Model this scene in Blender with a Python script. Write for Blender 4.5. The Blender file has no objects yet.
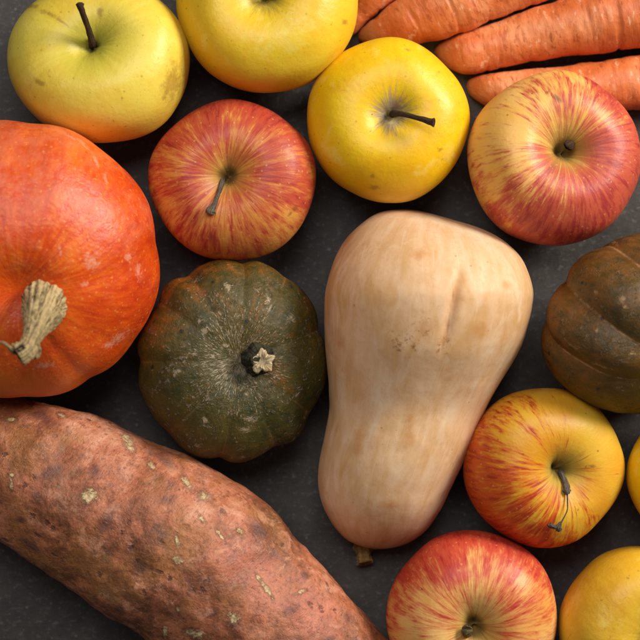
import bpy, math
import numpy as np
from mathutils import Vector

# ------------------------------------------------------------------ camera, world, lamps
SC = bpy.context.scene
W_M, ZREF, H = 0.30, 0.035, 1.05          # picture width in metres at height ZREF; camera height
K = W_M / 640.0                            # metres per photo pixel at ZREF
cam_d = bpy.data.cameras.new("camera")
cam = bpy.data.objects.new("camera", cam_d)
SC.collection.objects.link(cam)
cam.location = (0, 0, H)
cam_d.sensor_width = 36
cam_d.lens = 36 * (H - ZREF) / W_M
cam_d.clip_start, cam_d.clip_end = 0.01, 50
cam_d.dof.use_dof = True
cam_d.dof.focus_distance = H - 0.052
cam_d.dof.aperture_fstop = 7.5
SC.camera = cam

world = bpy.data.worlds.new("World")
SC.world = world
world.use_nodes = True
bg = world.node_tree.nodes["Background"]
bg.inputs[0].default_value = (1.0, 0.95, 0.90, 1)
bg.inputs[1].default_value = 0.10


def area(name, az, el, dist, size, power, color, aim=(0, 0, 0.03)):
    d = bpy.data.lights.new(name, 'AREA')
    d.shape = 'RECTANGLE'
    d.size, d.size_y = size
    d.energy = power
    d.color = color
    o = bpy.data.objects.new(name, d)
    SC.collection.objects.link(o)
    a, e = math.radians(az), math.radians(el)
    v = Vector((math.cos(a) * math.cos(e), math.sin(a) * math.cos(e), math.sin(e)))
    o.location = Vector(aim) + v * dist
    o.rotation_euler = v.to_track_quat('Z', 'Y').to_euler()
    return o


area("window_light", 33, 29, 1.3, (0.5, 0.42), 20.5, (1.0, 0.955, 0.89))
area("back_light", 100, 66, 1.5, (0.8, 0.6), 9.5, (0.98, 0.98, 1.0))

vs = SC.view_settings
vs.view_transform = 'Standard'
vs.look = 'None'
vs.exposure = 0.0
vs.gamma = 1.0

# ------------------------------------------------------------------ numpy helpers


def hash3(ix, iy, iz, seed):
    n = (ix * 374761393 + iy * 668265263 + iz * 2147483647 + seed * 1274126177) & 0xFFFFFFFF
    n = ((n ^ (n >> 13)) * 1274126177) & 0xFFFFFFFF
    n = (n ^ (n >> 16)) & 0xFFFFFFFF
    n = (n * 2246822519) & 0xFFFFFFFF
    return ((n ^ (n >> 15)) & 0xFFFF) / 32767.5 - 1.0


def vnoise(P, scale=1.0, seed=0, octaves=1):
    """value noise in [-1, 1]"""
    P = np.asarray(P, float) * scale + 1000.0
    out = np.zeros(len(P)); amp = 1.0; tot = 0
    for o in range(octaves):
        I = np.floor(P).astype(np.int64); F = P - I
        F = F * F * F * (F * (F * 6 - 15) + 10)
        acc = 0
        for dx in (0, 1):
            wx = F[:, 0] if dx else 1 - F[:, 0]
            for dy in (0, 1):
                wy = F[:, 1] if dy else 1 - F[:, 1]
                for dz in (0, 1):
                    wz = F[:, 2] if dz else 1 - F[:, 2]
                    acc = acc + wx * wy * wz * hash3(I[:, 0] + dx, I[:, 1] + dy, I[:, 2] + dz, seed + o * 17)
        out += acc * amp; tot += amp
        amp *= 0.5; P = P * 2.03 + 7.1
    return out / tot


def project(P):
    """world points -> photo pixels (640 px wide)"""
    f = (H - ZREF) / (H - P[:, 2]) / K
    return np.stack([320 + P[:, 0] * f, 320 - P[:, 1] * f], 1)


def at(px, py, z):
    f = K * (H - z) / (H - ZREF)
    return np.array([(px - 320) * f, (320 - py) * f, z])


def sstep(a, b, x):
    t = np.clip((x - a) / (b - a), 0, 1)
    return t * t * (3 - 2 * t)


def rot_axis(tilt_deg, toward_deg, spin_deg=0):
    """spin about z, then lean the z axis toward a compass direction in the table plane"""
    s = math.radians(spin_deg); t = math.radians(tilt_deg); d = math.radians(toward_deg)
    Rz = np.array([[math.cos(s), -math.sin(s), 0], [math.sin(s), math.cos(s), 0], [0, 0, 1]])
    ax = np.array([-math.sin(d), math.cos(d), 0])
    Kx = np.array([[0, -ax[2], ax[1]], [ax[2], 0, -ax[0]], [-ax[1], ax[0], 0]])
    R = np.eye(3) + math.sin(t) * Kx + (1 - math.cos(t)) * Kx @ Kx
    return R @ Rz


def grid_faces(nr, nc):
    """rings 0..nr-1 of nc points, closed round; caps by fans on first and last vertex"""
    i = np.arange(nr - 1)[:, None] * nc
    j = np.arange(nc)[None, :]
    a = i + j; b = i + (j + 1) % nc
    return np.stack([a, a + nc, b + nc, b], -1).reshape(-1, 4)


def make_mesh(name, V, rings, cols, attrs, mat, parent, origin, caps=True, smooth=True):
    V = np.asarray(V, float)
    quads = grid_faces(rings, cols)
    nV = len(V)
    tris = np.zeros((0, 3), int)
    if caps:     # two extra vertices at the end of V are the poles
        j = np.arange(cols)
        p0, p1 = nV - 2, nV - 1
        t0 = np.stack([np.full(cols, p0), j, (j + 1) % cols], 1)
        l = (rings - 1) * cols
        t1 = np.stack([np.full(cols, p1), l + (j + 1) % cols, l + j], 1)
        tris = np.concatenate([t0, t1])
    me = bpy.data.meshes.new(name)
    me.vertices.add(nV)
    me.vertices.foreach_set("co", (V - np.asarray(origin)).ravel())
    loops = np.concatenate([quads.ravel(), tris.ravel()]).astype(np.int32)
    me.loops.add(len(loops))
    me.loops.foreach_set("vertex_index", loops)
    starts = np.concatenate([np.arange(len(quads)) * 4, len(quads) * 4 + np.arange(len(tris)) * 3]).astype(np.int32)
    me.polygons.add(len(starts))
    me.polygons.foreach_set("loop_start", starts)
    me.polygons.foreach_set("use_smooth", np.full(len(starts), smooth))
    for k, v in attrs.items():
        v = np.asarray(v, float)
        if v.ndim == 2:
            a = me.attributes.new(k, 'FLOAT_VECTOR', 'POINT'); a.data.foreach_set("vector", v.ravel())
        else:
            a = me.attributes.new(k, 'FLOAT', 'POINT'); a.data.foreach_set("value", v)
    me.update(calc_edges=True)
    me.validate()
    me.materials.append(mat)
    o = bpy.data.objects.new(name, me)
    SC.collection.objects.link(o)
    o.parent = parent
    return o


def thing(name, label, cat, loc, group=None):
    o = bpy.data.objects.new(name, None)
    SC.collection.objects.link(o)
    o.empty_display_size = 0.02
    o.location = loc
    o["label"] = label; o["category"] = cat
    if group:
        o["group"] = group
    return o


def normals_of(V, rings, cols):
    """approximate outward z of the surface, to know which points look up"""
    G = V[:rings * cols].reshape(rings, cols, 3)
    du = np.roll(G, -1, 1) - np.roll(G, 1, 1)
    dv = np.gradient(G, axis=0)
    n = np.cross(dv, du)
    n /= np.linalg.norm(n, axis=2, keepdims=True) + 1e-12
    n = n.reshape(-1, 3)
    return n


def surf(V, px, py, lift=0.0):
    """the point of the surface under a photo pixel (the upper one)"""
    p = project(V)
    d = (p[:, 0] - px) ** 2 + (p[:, 1] - py) ** 2
    z = V[:, 2]
    k = np.argsort(d)[:12]
    near = np.where(d < d[k[0]] + 9)[0]
    zz = z[near]
    i = near[np.argmax(zz - 0.002 * np.sqrt(d[near]))]
    q = V[i].copy(); q[2] += lift
    return q


def mark_field(V, marks):  # on the surface itself, in millimetres
    """marks: (px, py, half length, half width in mm, angle in degrees) -> 1 at centre, 0 at the edge, negative outside"""
    f = np.full(len(V), -3.0)
    for px, py, a, b, ang in marks:
        c = surf(V, px, py)
        d = (V - c) * 1000
        t = math.radians(ang)
        e = np.array([math.cos(t), math.sin(t), 0]); g = np.array([-math.sin(t), math.cos(t), 0])
        q = np.sqrt((d @ e / a) ** 2 + (d @ g / b) ** 2 + (d[:, 2] / max(a, b) / 1.5) ** 2)
        f = np.maximum(f, 1 - q)
    return f


# ------------------------------------------------------------------ node helpers
class G:
    def __init__(self, name):
        self.m = bpy.data.materials.new(name)
        self.m.use_nodes = True
        self.t = self.m.node_tree
        self.bsdf = self.t.nodes["Principled BSDF"]
        self.obj = self.t.nodes.new("ShaderNodeTexCoord").outputs["Object"]

    def n(self, kind):
        return self.t.nodes.new("ShaderNode" + kind)

    def put(self, sock, v):
        if isinstance(v, bpy.types.NodeSocket):
            self.t.links.new(v, sock)
        elif v is not None:
            if isinstance(v, (tuple, list)) and len(v) == 3 and len(sock.default_value) == 4:
                v = (*v, 1)
            sock.default_value = v

    def attr(self, name, vec=False):
        a = self.n("Attribute"); a.attribute_name = name
        return a.outputs["Vector" if vec else "Fac"]

    def math(self, op, a, b=None, c=None, clamp=False):
        m = self.n("Math"); m.operation = op; m.use_clamp = clamp
        self.put(m.inputs[0], a); self.put(m.inputs[1], b)
        if c is not None:
            self.put(m.inputs[2], c)
        return m.outputs[0]

    def add(self, a, b): return self.math('ADD', a, b)
    def mul(self, a, b): return self.math('MULTIPLY', a, b)
    def sub(self, a, b): return self.math('SUBTRACT', a, b)

    def vmul(self, v, s):
        m = self.n("VectorMath"); m.operation = 'MULTIPLY'
        self.put(m.inputs[0], v); self.put(m.inputs[1], s)
        return m.outputs[0]

    def vadd(self, v, s):
        m = self.n("VectorMath"); m.operation = 'ADD'
        self.put(m.inputs[0], v); self.put(m.inputs[1], s)
        return m.outputs[0]

    def noise(self, scale, detail=2, rough=0.5, vec=None, dist=0.0, color=False):
        m = self.n("TexNoise")
        self.put(m.inputs["Vector"], vec or self.obj)
        m.inputs["Scale"].default_value = scale
        m.inputs["Detail"].default_value = detail
        m.inputs["Roughness"].default_value = rough
        m.inputs["Distortion"].default_value = dist
        return m.outputs["Color" if color else "Fac"]

    def voro(self, scale, vec=None, rnd=1.0, feature='F1', out="Distance"):
        m = self.n("TexVoronoi"); m.feature = feature
        self.put(m.inputs["Vector"], vec or self.obj)
        m.inputs["Scale"].default_value = scale
        m.inputs["Randomness"].default_value = rnd
        return m.outputs[out]

    def rng(self, v, a, b, lo=0.0, hi=1.0, smooth=True):
        m = self.n("MapRange")
        m.interpolation_type = 'SMOOTHSTEP' if smooth else 'LINEAR'
        m.clamp = True
        self.put(m.inputs["Value"], v)
        for k, x in (("From Min", a), ("From Max", b), ("To Min", lo), ("To Max", hi)):
            self.put(m.inputs[k], x)
        return m.outputs["Result"]

    def mix(self, f, a, b, blend='MIX'):
        m = self.n("Mix"); m.data_type = 'RGBA'; m.blend_type = blend
        self.put(m.inputs[0], f); self.put(m.inputs[6], a); self.put(m.inputs[7], b)
        return m.outputs[2]

    def ramp(self, f, stops):
        m = self.n("ValToRGB")
        self.put(m.inputs[0], f)
        e = m.color_ramp.elements
        while len(e) < len(stops):
            e.new(0.5)
        for i, (p, c) in enumerate(stops):
            e[i].position = p; e[i].color = (*c, 1)
        return m.outputs[0]

    def done(self, color, rough=0.4, height=None, dist=0.001, spec=0.5, sss=0.0, sssr=(1, .4, .15), coat=0.0, strength=1.0):
        b = self.bsdf
        self.put(b.inputs["Base Color"], color)
        self.put(b.inputs["Roughness"], rough)
        self.put(b.inputs["Specular IOR Level"], spec)
        if sss:
            b.inputs["Subsurface Weight"].default_value = sss
            b.inputs["Subsurface Radius"].default_value = sssr
            b.inputs["Subsurface Scale"].default_value = 0.003
        if coat:
            self.put(b.inputs["Coat Weight"], coat)
            b.inputs["Coat Roughness"].default_value = 0.22
        if height is not None:
            k = self.n("Bump")
            k.inputs["Distance"].default_value = dist
            k.inputs["Strength"].default_value = strength
            self.put(k.inputs["Height"], height)
            self.put(b.inputs["Normal"], k.outputs[0])
        return self.m


def S(r, g, b):
    """sRGB 0-255 -> linear"""
    return tuple(((c / 255) / 12.92 if c / 255 <= 0.04045 else ((c / 255 + 0.055) / 1.055) ** 2.4) for c in (r, g, b))


def speckle(g, scale, thr0, thr1, keep):
    """sparse small dots: 1 inside a dot"""
    d = g.voro(scale)
    c = g.voro(scale, out="Color")
    sx = g.n("SeparateColor"); g.put(sx.inputs[0], c)
    k = g.rng(sx.outputs[0], keep, keep + 0.02)
    return g.mul(g.rng(d, thr0, thr1, 1, 0), k)


# ------------------------------------------------------------------ materials
def mat_table():
    g = G("dark_slate")
    big = g.noise(7, 4, 0.55)
    mid = g.noise(60, 5, 0.65, dist=0.4)
    fine = g.noise(900, 3, 0.7)
    grain = g.noise(260, 5, 0.7, vec=g.vmul(g.obj, (1.0, 1.3, 1.0)))
    c = g.ramp(big, [(0.3, S(54, 49, 46)), (0.7, S(72, 66, 62))])
    c = g.mix(g.rng(mid, 0.35, 0.75, 0, 0.7), c, S(90, 86, 81))
    c = g.mix(g.rng(grain, 0.53, 0.68, 0, 0.45), c, S(122, 118, 112))
    c = g.mix(g.rng(grain, 0.44, 0.3, 0, 0.5), c, S(40, 39, 40))
    c = g.mix(g.mul(speckle(g, 170, 0.07, 0.16, 0.72), 0.5), c, S(134, 128, 116))
    c = g.mix(g.mul(speckle(g, 420, 0.10, 0.25, 0.55), 0.35), c, S(120, 114, 104))
    st_ = g.mul(g.rng(g.noise(16, 6, 0.7, vec=g.vadd(g.obj, (4, 4, 0)), dist=0.8), 0.52, 0.66), 0.4)
    c = g.mix(st_, c, S(44, 41, 39))
    sc = g.noise(24, 3, 0.6, vec=g.vmul(g.obj, (1.0, 14.0, 1.0)), dist=1.2)
    c = g.mix(g.rng(sc, 0.69, 0.74, 0, 0.22), c, S(120, 118, 114))
    h = g.add(g.mul(grain, 0.5), g.add(g.mul(fine, 0.12), g.mul(mid, 0.6)))
    return g.done(c, g.rng(mid, 0.3, 0.7, 0.5, 0.72), h, 0.0006, spec=0.3)


def mat_red_apple(name, seed, gold, cream, red, deep, amount, contrast=1.0, green=0.4, streak_k=7.0):
    g = G(name)
    sv = g.attr("sv", True)                     # (cos, sin, distance from the stem)
    off = (seed * 3.17, seed * 1.31, seed * 2.07)
    v = g.vadd(g.vmul(sv, (1, 1, 0.20)), off)
    v2 = g.vadd(g.vmul(sv, (1, 1, 0.17)), off)
    s1 = g.noise(streak_k, 4, 0.62, vec=v, dist=0.12)
    s2 = g.noise(streak_k * 3.1, 4, 0.65, vec=v2, dist=0.1)
    s3 = g.noise(streak_k * 8, 3, 0.6, vec=g.vadd(g.vmul(sv, (1, 1, 0.10)), off), dist=0.05)
    bl = g.attr("blush")
    patch = g.noise(38, 3, 0.6)
    base = g.mix(g.rng(g.noise(30, 3, 0.55, vec=g.vadd(g.obj, off)), 0.3, 0.7), gold, cream)
    base = g.mix(g.rng(s3, 0.4, 0.75, 0, 0.35), base, cream)
    wash = g.add(bl, g.add(g.mul(g.sub(s1, 0.5), 2.3 * contrast), g.mul(g.sub(patch, 0.5), 1.6)))
    wash = g.add(wash, g.add(g.mul(g.sub(s3, 0.5), 0.9), g.mul(g.sub(s2, 0.5), 1.3 * contrast)))
    c = g.mix(g.rng(wash, 0.15, 0.95, 0, amount), base, red)
    st = g.add(g.mul(bl, 0.35), g.add(g.mul(g.sub(s2, 0.5), 2.8 * contrast), g.add(g.mul(g.sub(s1, 0.5), 1.4), g.mul(g.sub(patch, 0.5), 1.5))))
    c = g.mix(g.rng(st, 0.26, 0.92, 0, 0.75 * min(1, amount + 0.1)), c, deep)
    cav = g.attr("cav")
    # green-gold skin round the stem, brown russet inside the cavity
    c = g.mix(g.mul(g.rng(g.add(cav, g.mul(g.sub(s2, 0.5), 0.7)), 0.14, 0.75), green), c, S(168, 150, 62))
    c = g.mix(g.rng(g.add(cav, g.mul(g.sub(s2, 0.5), 0.35)), 0.62, 0.9, 0, 0.75), c, S(96, 78, 42))
    # lenticels
    dots = g.mul(speckle(g, 330, 0.08, 0.24, 0.35), g.rng(g.add(bl, patch), 0.5, 1.3, 0.35, 1.6))
    c = g.mix(g.mul(dots, 0.2), c, S(230, 184, 124))
    dk = speckle(g, 170, 0.05, 0.12, 0.8)
    c = g.mix(g.mul(dk, 0.55), c, S(96, 60, 32))
    # placed blemishes
    bm = g.add(g.attr("blemish"), g.mul(g.sub(g.noise(420, 3, 0.6), 0.5), 1.6))
    c = g.mix(g.rng(bm, 0.0, 0.9, 0, 0.6), c, S(110, 72, 38))
    h = g.add(g.mul(g.noise(600, 2), 0.25), g.add(g.mul(g.noise(70, 3), 0.8), g.mul(s2, 0.2)))
    r = g.add(0.31, g.mul(g.noise(120, 4, 0.6), 0.2))
    return g.done(c, g.add(r, 0.05), h, 0.00045, spec=0.42, sss=0.03, sssr=(1, .5, .25))


def mat_yellow_apple(name, seed, a, b, orange, green=0.5, russet=(0.4, 0.3, 0.2), russet_amt=0.5, bl_amt=1.0):
    g = G(name)
    sv = g.attr("sv", True)
    off = (seed * 2.7, seed * 1.9, seed * 0.7)
    s1 = g.noise(9, 3, 0.55, vec=g.vadd(g.vmul(sv, (1, 1, 0.25)), off))
    s2 = g.noise(26, 3, 0.6, vec=g.vadd(g.vmul(sv, (1, 1, 0.5)), off), dist=0.2)
    n = g.noise(26, 4, 0.55, vec=g.vadd(g.obj, off))
    c = g.mix(g.rng(g.add(g.mul(n, 0.7), g.mul(s1, 0.3)), 0.36, 0.64), a, b)
    bl = g.attr("blush")
    c = g.mix(g.rng(g.add(bl, g.mul(g.sub(n, 0.5), 1.1)), 0.2, 1.1, 0, bl_amt), c, orange)
    cav = g.attr("cav")
    c = g.mix(g.mul(g.rng(g.add(g.add(cav, g.mul(g.attr("green"), 0.9)), g.mul(g.sub(s1, 0.5), 0.3)), 0.12, 0.85), green), c, S(150, 158, 40))
    rr = g.rng(g.add(cav, g.add(g.mul(g.sub(s1, 0.5), 1.2 * russet_amt), g.mul(g.sub(s2, 0.5), 0.5 + 0.5 * russet_amt))), 0.62 - 0.42 * russet_amt, 1.0 - 0.12 * russet_amt, 0, russet_amt)
    c = g.mix(rr, c, russet)
    c = g.mix(g.rng(g.add(cav, g.mul(g.sub(s2, 0.5), 0.2)), 0.85, 0.98, 0, 0.85), c, S(62, 50, 30))
    dots = speckle(g, 260, 0.10, 0.2, 0.72)
    c = g.mix(g.mul(dots, 0.4), c, S(150, 110, 30))
    dk = speckle(g, 120, 0.03, 0.075, 0.8)
    c = g.mix(g.mul(dk, 0.75), c, S(90, 62, 24))
    po = speckle(g, 620, 0.12, 0.28, 0.5)
    c = g.mix(g.mul(po, 0.22), c, S(160, 120, 30))
    blot = g.rng(g.noise(70, 5, 0.7, vec=g.vadd(g.obj, off), dist=0.4), 0.52, 0.66, 0, 0.28)
    c = g.mix(blot, c, orange)
    blo2 = g.rng(g.noise(55, 5, 0.7, vec=g.vadd(g.obj, (3, off[1], 1)), dist=0.4), 0.54, 0.66, 0, 0.35)
    c = g.mix(blo2, c, S(240, 214, 110))
    net = g.mul(g.rng(g.noise(150, 5, 0.75, vec=g.vadd(g.obj, off), dist=1.0), 0.60, 0.66), g.rng(g.noise(28, 2, vec=g.vadd(g.obj, off)), 0.54, 0.64))
    c = g.mix(g.mul(net, 0.4), c, S(160, 112, 50))
    bm = g.add(g.attr("blemish"), g.mul(g.sub(g.noise(330, 4, 0.65), 0.5), 1.9))
    c = g.mix(g.rng(bm, 0.0, 0.9, 0, 0.6), c, S(142, 96, 36))
    h = g.add(g.mul(g.noise(500, 3), 0.4), g.mul(g.noise(60, 3), 1.2))
    r = g.add(0.32, g.mul(g.noise(110, 4, 0.6), 0.2))
    return g.done(c, r, h, 0.00035, spec=0.45, sss=0.03, sssr=(.8, .65, .25))


def mat_orange_pumpkin():
    g = G("orange_pumpkin_skin")
    sv = g.attr("sv", True)
    n = g.noise(22, 5, 0.6)
    s = g.noise(16, 4, 0.6, vec=g.vmul(sv, (1, 1, 0.25)), dist=0.2)
    c = g.ramp(g.add(g.mul(n, 0.6), g.mul(s, 0.4)), [(0.38, S(192, 52, 6)), (0.5, S(214, 74, 8)), (0.60, S(232, 106, 20))])
    c = g.mix(g.rng(g.add(g.attr("blush"), g.mul(g.sub(n, 0.5), 1.2)), 0.1, 1.0, 0, 0.85), c, S(236, 118, 26))
    c = g.mix(g.rng(g.attr("groove"), 0.35, 1.0, 0, 0.35), c, S(236, 110, 26))
    # small golden flecks drawn along the ribs
    fl = g.noise(40, 3, 0.6, vec=g.vmul(sv, (1, 1, 1.6)))
    fl = g.mul(g.rng(fl, 0.58, 0.68), g.rng(g.noise(300, 2), 0.45, 0.6))
    c = g.mix(g.mul(fl, 0.7), c, S(244, 158, 58))
    dots = speckle(g, 300, 0.1, 0.25, 0.5)
    c = g.mix(g.mul(dots, 0.38), c, S(246, 160, 80))
    # waxy bloom, drifting in cloudy patches
    bl = g.noise(32, 6, 0.68, dist=0.5)
    bl2 = g.noise(170, 5, 0.72)
    bloom = g.mul(g.rng(g.add(g.mul(bl, 0.6), g.add(g.mul(bl2, 0.4), g.mul(g.attr("bloom"), 0.16))), 0.52, 0.74), 0.28)
    c = g.mix(bloom, c, S(234, 150, 110))
    # scuffs
    sn = g.noise(520, 4, 0.7, dist=0.6)
    sc = g.add(g.attr("scuff"), g.mul(g.sub(sn, 0.5), 3.2))
    c = g.mix(g.rng(sc, 0.15, 0.9, 0, 0.5), c, S(230, 170, 138))
    bm = g.add(g.attr("blemish"), g.mul(g.sub(sn, 0.5), 1.6))
    c = g.mix(g.rng(bm, 0.0, 0.5, 0, 0.7), c, S(140, 74, 30))
    h = g.add(g.add(g.mul(g.noise(480, 4, 0.65), 0.35), g.mul(g.noise(85, 4, 0.6), 1.0)), g.mul(bloom, 0.3))
    r = g.add(0.10, g.add(g.mul(bl2, 0.42), g.mul(bl, 0.2)))
    return g.done(c, r, h, 0.0008, spec=0.5, sss=0.03)


def mat_green_pumpkin(name, seed, dark, olive, brown, pale, brown_amt=0.5, fib=1.0, line=0.0, scab=1.0, bump=0.001):
    g = G(name)
    sv = g.attr("sv", True)
    off = (seed, seed * 2.0, seed * 0.5)
    n = g.noise(24, 5, 0.62, vec=g.vadd(g.obj, off), dist=0.3)
    n2 = g.noise(95, 5, 0.68, vec=g.vadd(g.obj, off))
    s = g.noise(13, 4, 0.6, vec=g.vadd(g.vmul(sv, (1, 1, 0.35)), off), dist=0.2)
    c = g.ramp(g.add(g.mul(n, 0.5), g.add(g.mul(n2, 0.25), g.mul(s, 0.25))), [(0.38, dark), (0.54, olive), (0.7, brown)])
    br = g.add(g.attr("blush"), g.add(g.mul(g.sub(n2, 0.5), 1.4), g.mul(g.sub(s, 0.5), 0.9)))
    c = g.mix(g.rng(br, 0.15, 1.0, 0, brown_amt), c, brown)
    c = g.mix(g.rng(g.attr("groove"), 0.5, 1.0, 0, 0.45), c, brown)
    c = g.mix(g.mul(g.rng(g.attr('gline'), 0.35, 0.9), g.mul(g.rng(n2, 0.38, 0.55), line)), c, pale)
    # radial corky fibres round the stem
    f = g.noise(34, 3, 0.6, vec=g.vmul(sv, (1, 1, 0.5)), dist=0.3)
    cav = g.attr("cav")
    fb = g.rng(g.add(g.mul(g.sub(f, 0.5), 3.4), g.add(g.mul(cav, 0.7), g.mul(g.sub(n2, 0.5), 1.8))), 0.55, 1.05)
    c = g.mix(g.mul(fb, 0.66 * fib), c, pale)
    # scabs and scratches
    w = g.noise(60, 4, 0.7, dist=1.4)
    w2 = g.noise(330, 5, 0.75, dist=0.9)
    sc = g.mul(g.rng(w, 0.50, 0.60), g.rng(w2, 0.50, 0.60))
    c = g.mix(g.mul(sc, 0.36 * scab), c, pale)
    sf = g.rng(g.add(g.attr("scuff"), g.mul(g.sub(w2, 0.5), 5.0)), 0.1, 1.1, 0, 0.6)
    c = g.mix(sf, c, pale)
    dk = speckle(g, 140, 0.1, 0.2, 0.8)
    c = g.mix(g.mul(dk, 0.8), c, S(22, 24, 28))
    dots = speckle(g, 420, 0.1, 0.3, 0.5)
    c = g.mix(g.mul(dots, 0.22), c, brown)
    h = g.add(g.add(g.mul(n2, 0.9), g.mul(w2, 0.5)), g.add(g.mul(sc, 0.4), g.mul(g.noise(700, 3), 0.2)))
    r = g.add(0.20, g.mul(n2, 0.5))
    return g.done(c, r, h, bump, spec=0.38)


def mat_butternut():
    g = G("butternut_skin")
    sv = g.attr("sv", True)               # (cos, sin, metres along)
    n = g.noise(16, 4, 0.6)
    st = g.noise(5, 4, 0.55, vec=g.vmul(sv, (1, 1, 9)), dist=0.5)
    st2 = g.noise(22, 4, 0.6, vec=g.vmul(sv, (1, 1, 9)), dist=0.6)
    c = g.ramp(g.add(g.mul(n, 0.45), g.mul(st, 0.55)), [(0.36, S(208, 160, 104)), (0.5, S(224, 182, 138)), (0.66, S(232, 203, 166))])
    c = g.mix(g.rng(st2, 0.50, 0.75, 0, 0.2), c, S(208, 150, 98))
    c = g.mix(g.rng(g.noise(70, 5, 0.7, vec=g.vmul(g.obj, (1, 0.45, 1)), dist=0.15), 0.54, 0.68, 0, 0.4), c, S(200, 146, 88))
    c = g.mix(g.rng(g.noise(85, 5, 0.7, vec=g.vmul(g.vadd(g.obj, (3, 1, 2)), (1, 0.4, 1)), dist=0.15), 0.54, 0.70, 0, 0.4), c, S(236, 210, 176))
    # tan patches and dark freckles where the rind is bruised
    w = g.noise(380, 4, 0.7)
    c = g.mix(g.rng(w, 0.5, 0.72, 0, 0.22), c, S(186, 134, 84))
    t = g.add(g.attr("tan"), g.mul(g.sub(g.noise(120, 5, 0.7), 0.5), 2.4))
    c = g.mix(g.rng(t, 0.0, 1.1, 0, 0.6), c, S(196, 130, 66))
    cz = g.add(g.attr('crease'), g.mul(g.sub(g.noise(160, 4, 0.7), 0.5), 0.9))
    c = g.mix(g.rng(cz, 0.1, 1.0, 0, 0.5), c, S(142, 92, 52))
    fr = g.mul(g.rng(g.add(g.attr("freckle"), g.mul(g.sub(g.noise(90, 3), 0.5), 1.4)), 0.0, 0.6), g.rng(w, 0.52, 0.64))
    c = g.mix(g.mul(fr, 0.7), c, S(140, 84, 42))
    dk = speckle(g, 150, 0.04, 0.1, 0.72)
    c = g.mix(g.mul(dk, 0.55), c, S(150, 96, 54))
    ln = g.noise(26, 2, 0.5, vec=g.vmul(sv, (1, 1, 1.2)))
    c = g.mix(g.rng(ln, 0.665, 0.70, 0, 0.2), c, S(238, 212, 180))
    h = g.add(g.add(g.mul(g.noise(60, 3), 0.9), g.mul(st2, 0.12)), g.mul(w, 0.15))
    r = g.add(0.40, g.mul(g.noise(130, 4, 0.6), 0.22))
    return g.done(c, r, h, 0.0005, spec=0.4, sss=0.03, sssr=(1, .6, .35))


def mat_sweet_potato():
    g = G("sweet_potato_skin")
    sv = g.attr("sv", True)
    n = g.noise(22, 5, 0.62, dist=0.3)
    n2 = g.noise(100, 6, 0.7, dist=0.3)
    n3 = g.noise(480, 4, 0.7)
    c = g.ramp(g.add(g.mul(n, 0.55), g.mul(n2, 0.45)), [(0.37, S(90, 54, 34)), (0.46, S(144, 84, 52)), (0.54, S(188, 112, 76)), (0.64, S(218, 154, 120))])
    c = g.mix(g.rng(g.noise(30, 4, 0.6, vec=g.vadd(g.obj, (5, 2, 1))), 0.48, 0.62, 0, 0.6), c, S(172, 112, 58))
    c = g.mix(g.rng(g.attr("pink"), 0.0, 0.8, 0, 0.45), c, S(222, 132, 106))
    c = g.mix(g.rng(n3, 0.55, 0.72, 0, 0.35), c, S(222, 160, 130))
    c = g.mix(g.rng(n3, 0.48, 0.3, 0, 0.6), c, S(96, 56, 42))
    # bruises, and shade painted along the upper edge
    d = g.add(g.attr("dark"), g.mul(g.sub(n2, 0.5), 3.2))
    c = g.mix(g.rng(d, 0.0, 1.0, 0, 0.72), c, S(74, 46, 44))
    d2 = g.mul(g.rng(g.noise(46, 5, 0.7, vec=g.vadd(g.obj, (1, 7, 3)), dist=0.7), 0.54, 0.66), g.rng(n3, 0.40, 0.60))
    c = g.mix(g.mul(d2, 0.6), c, S(88, 54, 44))
    gr = g.mul(g.rng(g.noise(34, 5, 0.7, vec=g.vadd(g.obj, (9, 3, 6)), dist=0.5), 0.55, 0.68), g.rng(n3, 0.42, 0.60))
    c = g.mix(g.mul(gr, 0.5), c, S(128, 108, 84))
    pl = g.mul(g.rng(g.noise(75, 5, 0.7, vec=g.vadd(g.obj, (2, 8, 4)), dist=0.6), 0.56, 0.66), 0.45)
    c = g.mix(pl, c, S(224, 160, 126))
    wob = g.vadd(g.obj, g.vmul(g.noise(260, 3, 0.7, color=True), (0.006, 0.006, 0.006)))
    dk = g.rng(g.voro(120, vec=wob), 0.10, 0.22, 1, 0)
    dk = g.mul(dk, g.rng(g.noise(45, 3), 0.46, 0.56))
    c = g.mix(g.mul(dk, 0.7), c, S(70, 46, 40))
    dk2 = speckle(g, 300, 0.15, 0.3, 0.6)
    c = g.mix(g.mul(dk2, 0.5), c, S(120, 66, 46))
    lines = g.noise(20, 3, 0.6, vec=g.vmul(sv, (0.4, 0.4, 60)), dist=0.8)
    c = g.mix(g.mul(g.rng(lines, 0.60, 0.66), g.rng(n2, 0.5, 0.6, 0, 0.5)), c, S(120, 76, 54))
    # torn, pale corky flakes
    f = g.add(g.attr("flake"), g.mul(g.sub(g.noise(300, 5, 0.8), 0.5), 3.0))
    fm = g.rng(f, 0.1, 0.5)
    fc = g.mix(g.rng(n3, 0.4, 0.6), S(156, 128, 84), S(212, 190, 142))
    edge = g.mul(g.rng(f, -0.35, 0.0), g.rng(f, 0.0, 0.1, 1, 0))
    c = g.mix(g.mul(edge, 0.55), c, S(84, 52, 36))
    c = g.mix(g.mul(fm, g.rng(n3, 0.30, 0.50, 0.45, 0.9)), c, fc)
    h = g.add(g.add(g.mul(n2, 1.2), g.mul(n3, 0.5)), g.add(g.mul(fm, 0.3), g.mul(lines, 0.25)))
    h = g.sub(h, g.mul(dk, 0.35))
    r = g.add(0.24, g.add(g.mul(n2, 0.2), g.mul(n3, 0.2)))
    return g.done(c, r, h, 0.0010, spec=0.5)


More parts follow.
